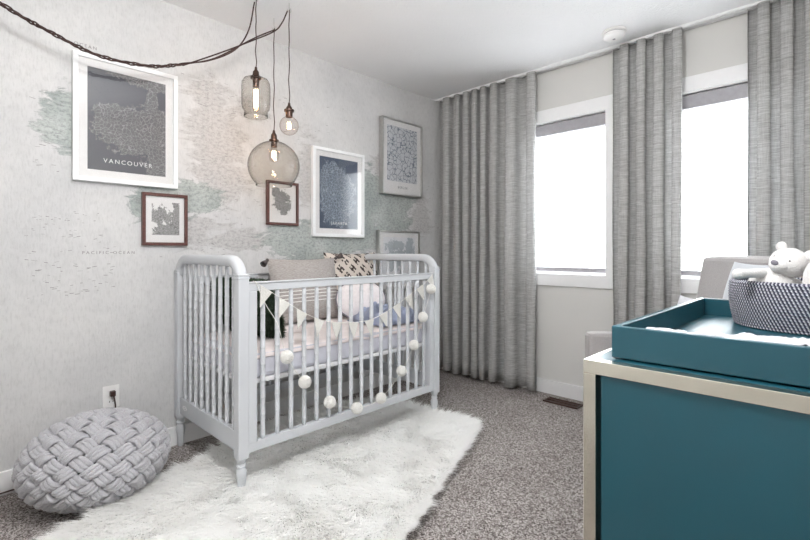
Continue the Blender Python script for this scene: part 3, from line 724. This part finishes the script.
for i in range(nf):
    s = cum[-1] * (i + .35) / nf; p0, t0 = at_len(s); p1 = p0 + t0 * .068; p1, _ = at_len(s + .068)
    mid = (p0 + p1) / 2; dr = (p1 - p0).normalized(); dn = Vector((1, 0, 0)).cross(dr); dn = -dn if dn.z > 0 else dn
    dn = (dn + Vector((0, 0, -.4))).normalized(); tip = mid + dn * .088 + Vector((.006 + .006 * random.random(), 0, 0))
    e = Vector((.0012, 0, 0)); pt = [p0, p1, tip]
    obj('pennant', MB().add([q - e for q in pt] + [q + e for q in pt], [(0, 1, 2), (5, 4, 3), (0, 3, 4, 1), (1, 4, 5, 2), (2, 5, 3, 0)]), M['flag'], bg)
BX = .808
balls = [(-2.093, .584), (-1.995, .448), (-1.848, .316), (-1.672, .242), (-1.498, .255), (-1.335, .375), (-1.228, .511), (-1.147, .671), (-1.072, .839)]
gb = thing('ball_garland', 'string of nine cream yarn balls hanging across the crib front', 'garland', (BX, -1.6, .25))
sp_ = [(.778, -2.235, .942), (.79, -2.189, .833), (.80, -2.134, .736)] + [(BX, y, z) for y, z in balls] + [(.78, -1.03, .942)]
obj('string', MB().tube(catmull(sp_, 8), .0013, 6), M['string'], gb, smooth='all')
bb = MB().sphere((0, 0, 0), .0285, 20, 12)
for k in range(34):
    a = Vector((random.gauss(0, 1), random.gauss(0, 1), random.gauss(0, 1))).normalized(); u_ = a.orthogonal().normalized(); w_ = a.cross(u_); off = random.uniform(-.014, .014); rr = math.sqrt(.0300 ** 2 - off ** 2)
    bb.tube([a * off + (u_ * math.cos(q) + w_ * math.sin(q)) * rr for q in np.linspace(0, 2 * PI, 26, endpoint=False)], .0016, 5, closed=True)
b0 = obj('yarn_ball', bb, M['yarn'], gb, smooth='all', local=True)
for i, (y, z) in enumerate(balls):
    o = b0 if i == 0 else b0.copy()
    if i: COL.objects.link(o); o.parent = gb
    o.location = Vector((BX, y, z)) - gb.location; o.rotation_euler = (i * .7, i * 1.3, 0)

# ------------------------------------------------------------------ knitted pouf
pf = thing('knit_pouf', 'round grey pouf of thick woven knit cords on the carpet', 'pouf', (.306, -2.732, 0))
AX = Vector((.266, .266, .170)); CZ = .172
obj('inner_cushion', MB().sphere((0, 0, CZ), (AX.x - .018, AX.y - .018, AX.z - .014), 40, 24), M['pouf_in'], pf, smooth='all', local=True)
cd = Vector((CAMX - .306, CAMY + 2.732, 1.6)).normalized()       # the weave is centred on the upper, room-facing side
ua = cd.orthogonal().normalized(); ua = (ua * math.cos(1.25) + cd.cross(ua) * math.sin(1.25)).normalized(); ub = cd.cross(ua)
def surf(a, b_, off):
    rho = math.hypot(a, b_)
    if rho < 1e-6: d = cd.copy()
    else: d = cd * math.cos(rho) + (ua * a + ub * b_) / rho * math.sin(rho)
    p = Vector((d.x * AX.x, d.y * AX.y, d.z * AX.z)); nrm = Vector((d.x / AX.x, d.y / AX.y, d.z / AX.z)).normalized()
    p = p + nrm * off; p.z = max(p.z + CZ, .012); return (p.x, p.y, p.z)
S = .255; RMAX = 2.62; cordr = .0102
def band(i, axis):
    mb = MB(); c = i * S; half = math.sqrt(max(0, RMAX ** 2 - c * c)); ns = int(half * 2 / (S / 6))
    if ns < 4: return None
    for dlt in (-.255, 0, .255):
        pts = []
        for k in range(ns + 1):
            t = -half + 2 * half * k / ns
            if axis == 0: pts.append(surf(c + dlt * S, t, -.004 + .017 * math.cos(PI * t / S + PI * i)))
            else: pts.append(surf(t, c + dlt * S, -.004 - .017 * math.cos(PI * t / S + PI * i)))
        mb.tube(pts, cordr, 8)
    return mb
nb = int(RMAX / S)
wv = MB()
for i in range(-nb, nb + 1):
    for ax_ in (0, 1):
        q = band(i, ax_)
        if q: wv.add(q.v, q.f)
obj('woven_cords', wv, M['pouf'], pf, smooth='all', local=True)

# ------------------------------------------------------------------ pendants
def helix(path, r, turns, ph, n=None):
    P = catmull(path, 14); out = []; m_ = len(P)
    for i, p in enumerate(P):
        t = (P[min(i + 1, m_ - 1)] - P[max(i - 1, 0)]).normalized(); a = t.cross(Vector((0, 0, 1))).normalized(); b_ = t.cross(a)
        an = 2 * PI * turns * i / m_ + ph; rr = r * (1 + .4 * math.sin(i * .9))
        out.append(p + (a * math.cos(an) + b_ * math.sin(an)) * rr)
    return out
HJ, HB, HG = Vector((.41, -2.039, 2.425)), Vector((.476, -1.878, 2.40)), Vector((.27, -1.853, 2.38))
trunk = [(.17, -3.60, 2.42), (.17, -3.35, 2.26), (.17, -3.045, 2.10), (.17, -2.88, 2.037), (.17, -2.695, 1.989), (.17, -2.48, 2.005), (.18, -2.33, 2.055)]
sw = thing('swag_cord', 'dark twisted cloth cord swagging from the left across to the pendant hooks', 'light cord', (.17, -2.7, 2.0))
for k in range(3):
    h = helix(trunk, .0055, 11, 2 * PI * k / 3)
    if k == 0: tail = [(.24, -2.22, 2.09), (.33, -2.12, 2.15), (.385, -2.07, 2.25), HJ + Vector((0, -.008, -.02))]
    elif k == 1: tail = [(.215, -2.15, 2.16), (.24, -2.0, 2.26), HG + Vector((.0, -.003, -.02)), (.37, -1.86, 2.375), HB + Vector((0, -.01, -.005))]
    else: tail = [(.225, -2.18, 2.12), (.26, -1.98, 2.28), HG + Vector((.012, 0, -.01))]
    q = [tuple(h[-1])] + [tuple(t) for t in tail]
    obj('cord_strand', MB().tube(h[:-1] + catmull(q, 10), .0038, 7), M['cord'], sw, smooth='all')
for nme, hk in (('jar', HJ), ('bulb', HB), ('globe', HG)):
    t = thing('ceiling_hook', {'jar': 'small metal ceiling hook holding the jar pendant cord', 'bulb': 'small metal ceiling hook holding the bare bulb cord', 'globe': 'small metal ceiling hook holding the globe pendant cord'}[nme], 'ceiling hook', tuple(hk), group='hooks of the pendant cords')
    q = [Vector((hk.x, hk.y, 2.44)), Vector((hk.x, hk.y, hk.z + .014))] + [hk + Vector((0, .012 * math.sin(a) , .002 + .012 * math.cos(a))) for a in np.linspace(0, 1.5 * PI, 10)]
    obj('hook', MB().tube(q, .002, 7), M['silver'], t, smooth='all')
def cord_down(p0, z1, parent, r=.0027):
    pts = [(p0.x + .0025 * math.sin(k * 1.3), p0.y + .0025 * math.cos(k * 1.7), p0.z + .005 + (z1 - p0.z - .005) * k / 12) for k in range(13)]; pts[-1] = (p0.x, p0.y, z1)
    obj('cord', MB().tube(pts, r, 7), M['cord'], parent, smooth='all')
def shell(prof, th=.003):
    # closed thin-walled profile
    inn = [(max(.0005, r - th), z) for r, z in prof][::-1]; return prof + inn
def fil(c, z, h, w, parent, n=6):
    pts = []
    for k in range(n * 2):
        a = PI * k / n; pts.append((c.x + w * math.cos(a), c.y + w * math.sin(a), z - h / 2 if k % 2 else z + h / 2))
    obj('filament', MB().tube(pts, .0013, 6, closed=True), M['filament'], parent, smooth='all')
def light_pt(p, e):
    l = bpy.data.lights.new('bulb_light', 'POINT'); l.energy = e; l.color = (1, .72, .48); l.shadow_soft_size = .012
    o = bpy.data.objects.new('bulb_light', l); COL.objects.link(o); o.location = p; o['kind'] = 'helper'
# jar: D 2.42
t = thing('pendant_light', 'jar-shaped smoked glass pendant with long filament bulb, left of three', 'pendant light', tuple(HJ), group='glass pendant lights')
zt = 1.077 + (251 - 82) * 2.42 / 453      # shoulder level
c2 = (HJ.x, HJ.y); zt = 2.000
cord_down(HJ, zt + .055, t)
obj('socket_cap', MB().lathe([(0, zt + .06), (.006, zt + .06), (.008, zt + .045), (.016, zt + .035), (.018, zt + .012), (.026, zt + .010), (.028, zt - .002), (.018, zt - .004), (.017, zt - .045), (0, zt - .045)], c2, 24), M['bronze'], t, smooth=True)
obj('glass_shade', MB().lathe(shell([(.024, zt + .004), (.042, zt + .002), (.062, zt - .008), (.072, zt - .025), (.0745, zt - .05), (.0745, zt - .11), (.073, zt - .145), (.069, zt - .163), (.061, zt - .174), (.060, zt - .182), (.062, zt - .206)]), c2, 48, closed=True), M['smoke'], t, smooth='all')
bl = obj('bulb', MB().lathe(shell([(.013, zt - .040), (.015, zt - .055), (.017, zt - .08), (.017, zt - .16), (.012, zt - .175), (.001, zt - .18)], .001), c2, 24, closed=True), M['clearbulb'], t, smooth='all')
fil(HJ, zt - .108, .095, .009, t, 6); light_pt((HJ.x, HJ.y, zt - .115), .8)
# bare bulb
t = thing('pendant_light', 'bare round clear bulb pendant on bronze socket, highest and furthest right', 'pendant light', tuple(HB), group='glass pendant lights')
zs = 1.077 + (251 - 103.5) * 2.49 / 453; c2 = (HB.x, HB.y)
cord_down(HB, zs, t)
obj('socket', MB().lathe([(0, zs + .004), (.006, zs + .004), (.008, zs - .012), (.016, zs - .022), (.018, zs - .032), (.027, zs - .034), (.027, zs - .044), (.019, zs - .046), (.018, zs - .075), (0, zs - .075)], c2, 24), M['bronze'], t, smooth=True)
zb = zs - .122; pr = [(.014, zs - .07), (.018, zb + .049)] + [(.052 * math.cos(a), zb + .052 * math.sin(a)) for a in np.linspace(1.1, -1.55, 14)]
obj('bulb', MB().lathe(shell(pr, .0012), c2, 36, closed=True), M['clearbulb'], t, smooth='all')
fil(HB, zb, .036, .008, t, 4); light_pt((HB.x, HB.y, zb), .6)
# globe
t = thing('pendant_light', 'large smoked glass globe pendant, lowest of the three', 'pendant light', tuple(HG), group='glass pendant lights')
zs = 1.077 + (251 - 131) * 2.653 / 453; c2 = (HG.x, HG.y)
cord_down(HG, zs, t)
obj('socket_cap', MB().lathe([(0, zs + .004), (.006, zs + .004), (.009, zs - .012), (.017, zs - .024), (.019, zs - .05), (.028, zs - .052), (.028, zs - .060), (.019, zs - .062), (.018, zs - .095), (0, zs - .095)], c2, 24), M['bronze'], t, smooth=True)
zc = zs - .205; RG = .147
pr = [(.022, zs - .056)] + [(RG * math.cos(a), zc + RG * math.sin(a) * .98) for a in np.linspace(1.35, -.80, 30)] + [(RG * math.cos(.80) - .0005, zc - RG * .73 * .98 - .012)]
obj('glass_shade', MB().lathe(shell(pr), c2, 56, closed=True), M['smoke'], t, smooth='all')
zb = zs - .125
obj('bulb', MB().lathe(shell([(.013, zs - .088), (.017, zs - .105), (.028, zs - .13), (.030, zs - .15), (.024, zs - .17), (.010, zs - .18), (.001, zs - .182)], .001), c2, 24, closed=True), M['clearbulb'], t, smooth='all')
fil(HG, zs - .138, .038, .009, t, 5); light_pt((HG.x, HG.y, zs - .14), .9)

# ------------------------------------------------------------------ dresser + tray + basket + bear + cloth
DX0, DX1, DY0, DY1, DH = 2.240, 2.808, -2.194, -1.235, .830
dr = thing('dresser', 'teal lacquered dresser edged in champagne metal at right foreground', 'dresser', (2.5, -1.6, 0))
obj('carcass', B(DX0 + .008, DX1 - .002, DY0 + .032, DY1 - .008, .0, DH - .003), M['teal'], dr, bevel=.001)
obj('top_panel', B(DX0 + .013, DX1 - .03, DY0 + .03, DY1 - .03, DH - .003, DH), M['teal'], dr)
obj('end_panel', B(DX0 + .028 + .010, DX1 - .028, DY0 + .006, DY0 + .026, .03, DH - .0305), M['teal'], dr, bevel=.001)
T = .028
fm = MB()
for y0, y1 in ((DY0, DY0 + .03), (DY1 - .03, DY1)):
    fm.box(DX0, DX1, y0, y1, DH - T - .002, DH).box(DX0, DX0 + T, y0, y1, 0, DH - T - .002).box(DX1 - T, DX1, y0, y1, 0, DH - T - .002).box(DX0 + T, DX1 - T, y0, y1, 0, T)
fm.box(DX0, DX0 + .012, DY0 + .03, DY1 - .03, DH - T, DH).box(DX0, DX0 + .012, DY0 + .03, DY1 - .03, 0, T)
obj('metal_frame', fm, M['brass'], dr, bevel=.0012)
dy = (DY1 - DY0 - .06) / 2
for i in range(2):
    for j in range(3):
        y0 = DY0 + .033 + i * dy; z0 = .032 + j * .256
        d = obj('drawer', B(DX0 + .001, DX0 + .02, y0, y0 + dy - .006, z0, z0 + .250), M['teal'], dr, bevel=.002)
        obj('knob', MB().lathe([(0, 0), (.007, 0), (.006, .012), (.013, .018), (.012, .026), (0, .028)], (0, 0), 16).xf(Matrix.Translation((DX0 + .001, y0 + dy / 2, z0 + .125)) @ Matrix.Rotation(-PI / 2, 4, 'Y')), M['brass'], d, smooth=True)
TX0, TX1, TY0, TY1, TZ0, TZ1 = 2.284, 2.800, -2.142, -1.255, .8335, .905
ty = thing('changing_tray', 'teal open changing tray sitting on top of the dresser', 'tray', (2.53, -1.7, .832))
w = .016
obj('rim', MB().box(TX0, TX1, TY0, TY0 + w, TZ0, TZ1).box(TX0, TX1, TY1 - w, TY1, TZ0, TZ1).box(TX0, TX0 + w, TY0 + w, TY1 - w, TZ0, TZ1).box(TX1 - w, TX1, TY0 + w, TY1 - w, TZ0, TZ1), M['teal'], ty, bevel=.002)
obj('base', B(TX0 + w, TX1 - w, TY0 + w, TY1 - w, TZ0, TZ0 + .010), M['teal'], ty)
obj('liner', B(TX0 + w + .05, TX1 - w - .05, TY0 + w + .05, TY1 - w - .05, TZ0 + .010, TZ0 + .016), M['teal'], ty, bevel=.002)

BC = (2.592, -1.418); BZ0, BZ1 = .850, .985
m, nt, b = new_mat('navy_white_twisted_rope')
tc = N(nt, 'ShaderNodeTexCoord'); sp = N(nt, 'ShaderNodeSeparateXYZ'); L(nt, tc.outputs['UV'], sp.inputs[0])
row = mth(nt, 'FLOOR', sp.outputs['Y']); fv_ = mth(nt, 'FRACT', sp.outputs['Y'])
u_ = mth(nt, 'FRACT', mth(nt, 'ADD', mth(nt, 'ADD', sp.outputs['X'], mth(nt, 'MULTIPLY', row, .37)), mth(nt, 'MULTIPLY', fv_, .55)))
wh = mth(nt, 'LESS_THAN', mth(nt, 'ADD', u_, mth(nt, 'MULTIPLY', mth(nt, 'SUBTRACT', noise(nt, coords(nt), 90, 1), .5), .25)), .42)
L(nt, mixc(nt, wh, (.040, .040, .070), (.50, .50, .55)), b.inputs['Base Color']); b.inputs['Roughness'].default_value = .9
bump(nt, b, noise(nt, coords(nt), 700, 2), .3, .002); M['rope'] = m
def basket():
    rows = 17; seg = 160; prof = []
    per = 6; r0 = .177; rt = (BZ1 - BZ0) / rows
    def rad(z): f = (z - BZ0) / (BZ1 - BZ0); return r0 + .012 * math.sin(f * PI / 2) + .004 * math.sin(f * PI)
    outer = []; uvv = []
    for i in range(rows):
        for k in range(per):
            f = (k + .5) / per; z = BZ0 + rt * (i + f); bulge = .0045 * math.sin(PI * f) ** .6; outer.append((rad(z) + bulge, z)); uvv.append(i + f)
    inner = [(r - .009 - 0.0, z) for r, z in outer][::-1]; uvi = uvv[::-1]
    prof = outer + [(outer[-1][0] - .005, BZ1 + .004)] + inner; uv = uvv + [rows + .3] + [x + .001 for x in uvi]
    me = bpy.data.meshes.new('woven_wall'); V = []; F = []; n = len(prof)
    for s in range(seg + 1):
        a = 2 * PI * s / seg
        for r, z in prof: V.append((BC[0] + r * math.cos(a), BC[1] + r * math.sin(a) * 1.0, z))
    for s in range(seg):
        for i in range(n - 1): F.append((s * n + i, (s + 1) * n + i, (s + 1) * n + i + 1, s * n + i + 1))
    me.from_pydata(V, [], F); uvl = me.uv_layers.new(name='UVMap')
    vi = np.empty(len(me.loops), int); me.loops.foreach_get('vertex_index', vi)
    U = np.stack([(vi // n) / seg * 130, np.array(uv)[vi % n]], 1); uvl.data.foreach_set('uv', U.ravel())
    me.polygons.foreach_set('use_smooth', [True] * len(me.polygons)); me.materials.append(M['rope'])
    return me
bk = thing('rope_basket', 'round navy and white woven rope basket standing in the teal tray', 'basket', (BC[0], BC[1], BZ0))
o = bpy.data.objects.new('woven_wall', basket()); COL.objects.link(o); o.parent = bk; o.location = -bk.location
obj('bottom', MB().lathe([(0, BZ0), (.176, BZ0), (.176, BZ0 + .008), (0, BZ0 + .008)], BC, 48), M['piping'], bk, smooth=True)

# teddy: world placed from parts, faces left of the picture and a little towards the camera
Rv = Vector((math.cos(TH), math.sin(TH), 0)); Fv = Vector((-math.sin(TH), math.cos(TH), 0)); Zv = Vector((0, 0, 1))
br = thing('teddy_bear', 'white plush teddy bear sitting in the rope basket', 'teddy bear', (2.56, -1.47, .87))
hc = Vector((2.553, -1.500, 1.043))
fd = (Rv * -.93 - Fv * .36 + Zv * .04).normalized()      # facing
rt_ = fd.cross(Zv + (Rv * .35 - Fv * .25)).normalized(); up_ = rt_.cross(fd)
def bp_(c, f=0, r=0, u=0): return c + fd * f + rt_ * r + up_ * u
rotm = Matrix((fd, rt_, up_)).transposed()
head = MB().sphere(hc, (.050, .046, .043), 28, 18, rotm).sphere(bp_(hc, .038, 0, -.010), (.030, .024, .021), 20, 12, rotm)
for s in (-1, 1):
    head.sphere(bp_(hc, -.004, s * .038, .037), (.009, .0145, .0145), 16, 10, rotm)
obj('head', head, M['plush'], br, smooth='all')
obj('nose', MB().sphere(bp_(hc, .066, 0, -.002), (.006, .010, .0075), 14, 8, rotm), M['nose'], br, smooth='all')
ey = MB()
for s in (-1, 1): ey.sphere(bp_(hc, .040, s * .020, .011), .0032, 10, 8)
obj('eyes', ey, M['dark'], br, smooth='all')
bc = hc + Vector((0, .0, -.085)) - Rv * .030 + Fv * .03
obj('body', MB().sphere(bc, (.060, .060, .070), 28, 18), M['plush'], br, smooth='all')
sh_ = bc + Vector((0, 0, .042))
for s, (e1_, e2_) in ((1, (.05, .105)), (-1, (.02, .0))):
    if s == 1: pts = [sh_ + rt_ * .02, sh_ + fd * .05 + Zv * .010, sh_ + fd * .095 - Rv * .012 + Zv * .008, sh_ + fd * .120 - Rv * .020 + Zv * .006]
    else: pts = [sh_ - rt_ * .035, sh_ + Rv * .07 - Zv * .02 - Fv * .01, sh_ + Rv * .085 - Zv * .055 - Fv * .02]
    P2 = catmull(pts, 6); obj('arm', MB().tube(P2, [.0175 - .004 * math.sin(k / len(P2) * 3) if k < len(P2) - 2 else (.013 if k < len(P2) - 1 else .006) for k in range(len(P2))], 14).sphere(P2[-1] - (P2[-1] - P2[-3]).normalized() * .005, .0155, 14, 10), M['plush'], br, smooth='all')
for s in (-1, 1):
    a0 = bc - Zv * .055 + rt_ * s * .03; a1 = a0 + fd * .028 + rt_ * s * .012 - Zv * .010
    obj('leg', MB().tube([a0, a0.lerp(a1, .5), a1], [.026, .027, .026], 14).sphere(a1, (.026, .026, .030), 16, 10), M['plush'], br, smooth='all')
# folded plush blanket behind the bear
pbm = MB()
for k, (ox, oy, h_) in enumerate(((.030, -.125, 1.060), (.062, -.095, 1.085), (.090, -.05, 1.075), (.060, .0, 1.05))):
    cx_, cy_ = BC[0] + ox, BC[1] + oy
    pa = catmull([(cx_ - .012, cy_ - .02, .875), (cx_ - .014, cy_ - .02, .95), (cx_ - .006, cy_ - .012, h_ - .04), (cx_ + .018, cy_ + .005, h_ - .022), (cx_ + .05, cy_ + .02, .98), (cx_ + .055, cy_ + .02, .88)], 7)
    pbm.tube(pa, [.018 + .010 * math.sin(PI * q / (len(pa) - 1)) for q in range(len(pa))], 16)
o = obj('plush_blanket', pbm, M['plush'], None, smooth='all'); tag(o, 'folded white plush blanket stuffed in the basket to the right of the teddy bear', 'blanket')

# muslin cloth lying over the front of tray
def cloth(u, v):
    x = 2.350 + (2.780 - 2.350) * u
    wid = .020 + .13 * max(0, u - .22) ** .8 + .012 * math.sin(u * 17)
    y = TY0 + .019 + wid * v + .006 * math.sin(u * 23)
    q = u * 15 + v * 4 * (1 + u) + 1.5 * mnoise.noise(Vector((u * 5, v * 3, 9)))
    fold = (1 - abs(math.sin(q))) ** 1.6
    h = TZ1 - .004 + (.004 + .010 * min(1, u * 1.6)) * fold + .006 * mnoise.noise(Vector((u * 14, v * 6, 2)))
    return (x, y, h - .06 * max(0, v - .6) ** 1.2 * 1.8 - .01 * (1 - min(1, v * 6)))
o = obj('muslin_cloth', MB().grid(cloth, 70, 26), M['swaddle'], None, smooth='all', solid=.004); tag(o, 'white muslin cloth lying crumpled along the front of the teal tray', 'cloth')

# ------------------------------------------------------------------ armchair in the corner
CR = math.radians(40)
ch = thing('armchair', 'taupe linen armchair in the corner behind the dresser', 'armchair', (2.16, -.743, 0), CR)
def rbox(x0, x1, y0, y1, z0, z1): return B(x0, x1, y0, y1, z0, z1)
obj('seat_base', rbox(-.36, .30, -.25, .25, .16, .34), M['chair'], ch, bevel=.02, local=True)
obj('seat_cushion', rbox(-.38, .14, -.245, .245, .342, .46), M['chair'], ch, bevel=.035, local=True)
for s in (-1, 1):
    y0, y1 = (.25, .34) if s == 1 else (-.34, -.25)
    obj('arm', rbox(-.40, .20, y0, y1, .14, .64), M['chair'], ch, bevel=.02, local=True)
bkm = MB()
prof = [(.10, .30), (.15, .60), (.21, .95), (.225, 1.045), (.345, 1.055), (.35, .95), (.32, .60), (.28, .14), (.14, .14)]
n = len(prof); bkm.add([(x, -.345, z) for x, z in prof] + [(x, .345, z) for x, z in prof], [tuple(range(n)), tuple(range(n, 2 * n))[::-1]] + [(i, i + n, (i + 1) % n + n, (i + 1) % n) for i in range(n)])
obj('backrest', bkm, M['chair'], ch, bevel=.02, local=True)
for x in (-.33, .27):
    for y in (-.28, .28): obj('leg', MB().lathe([(0, 0), (.014, 0), (.024, .15), (0, .15)], (x, y), 16), M['walnut'], ch, smooth=True, local=True)
def chair_pt(x, y, z): return (2.16 + x * math.cos(CR) - y * math.sin(CR), -.743 + x * math.sin(CR) + y * math.cos(CR), z)
cu = thing('back_cushion', 'light grey cushion leaning on the armchair back, beside the teddy bear', 'cushion', chair_pt(.06, -.17, .465), 0)
cu.rotation_euler = (math.radians(-12), 0, CR - PI / 2)
obj('cover', pillow_mb(.34, .575, .12, seed=4, pin=.04), M['chair_cushion'], cu, smooth='all', local=True)
cu = thing('throw_cushion', 'white cushion standing on the armchair seat, only its top seen past the tray', 'cushion', chair_pt(-.02, .045, .465), 0)
cu.rotation_euler = (math.radians(-8), 0, CR - PI / 2 + .2)
obj('cover', pillow_mb(.20, .395, .10, seed=6), M['swaddle'], cu, smooth='all', local=True)

# ------------------------------------------------------------------ light
w = bpy.data.worlds.new('sky'); sc.world = w; w.use_nodes = True
bg_ = w.node_tree.nodes['Background']; bg_.inputs['Color'].default_value = (.93, .97, 1, 1); bg_.inputs['Strength'].default_value = 12.0
for a, b_ in (W1, W2):
    l = bpy.data.lights.new('sky_portal', 'AREA'); l.shape = 'RECTANGLE'; l.size = b_ - a; l.size_y = WZ[1] - WZ[0]; l.cycles.is_portal = True
    o = bpy.data.objects.new('sky_portal', l); COL.objects.link(o); o.location = ((a + b_) / 2, .16, sum(WZ) / 2); o.rotation_euler = (-PI / 2, 0, 0)
l = bpy.data.lights.new('ceiling_lamp', 'POINT'); l.shadow_soft_size = .18; l.energy = 60; l.color = (1, 1, 1)  # added fill to brighten the room, stands for no fixture in view
o = bpy.data.objects.new('ceiling_lamp', l); COL.objects.link(o); o.location = (2.0, -2.65, 2.15)
sc.cycles.use_denoising = True
sc.cycles.max_bounces = 26; sc.cycles.transparent_max_bounces = 12; sc.cycles.transmission_bounces = 10; sc.cycles.diffuse_bounces = 22
sc.cycles.sample_clamp_indirect = 6; sc.cycles.caustics_reflective = False; sc.cycles.caustics_refractive = False
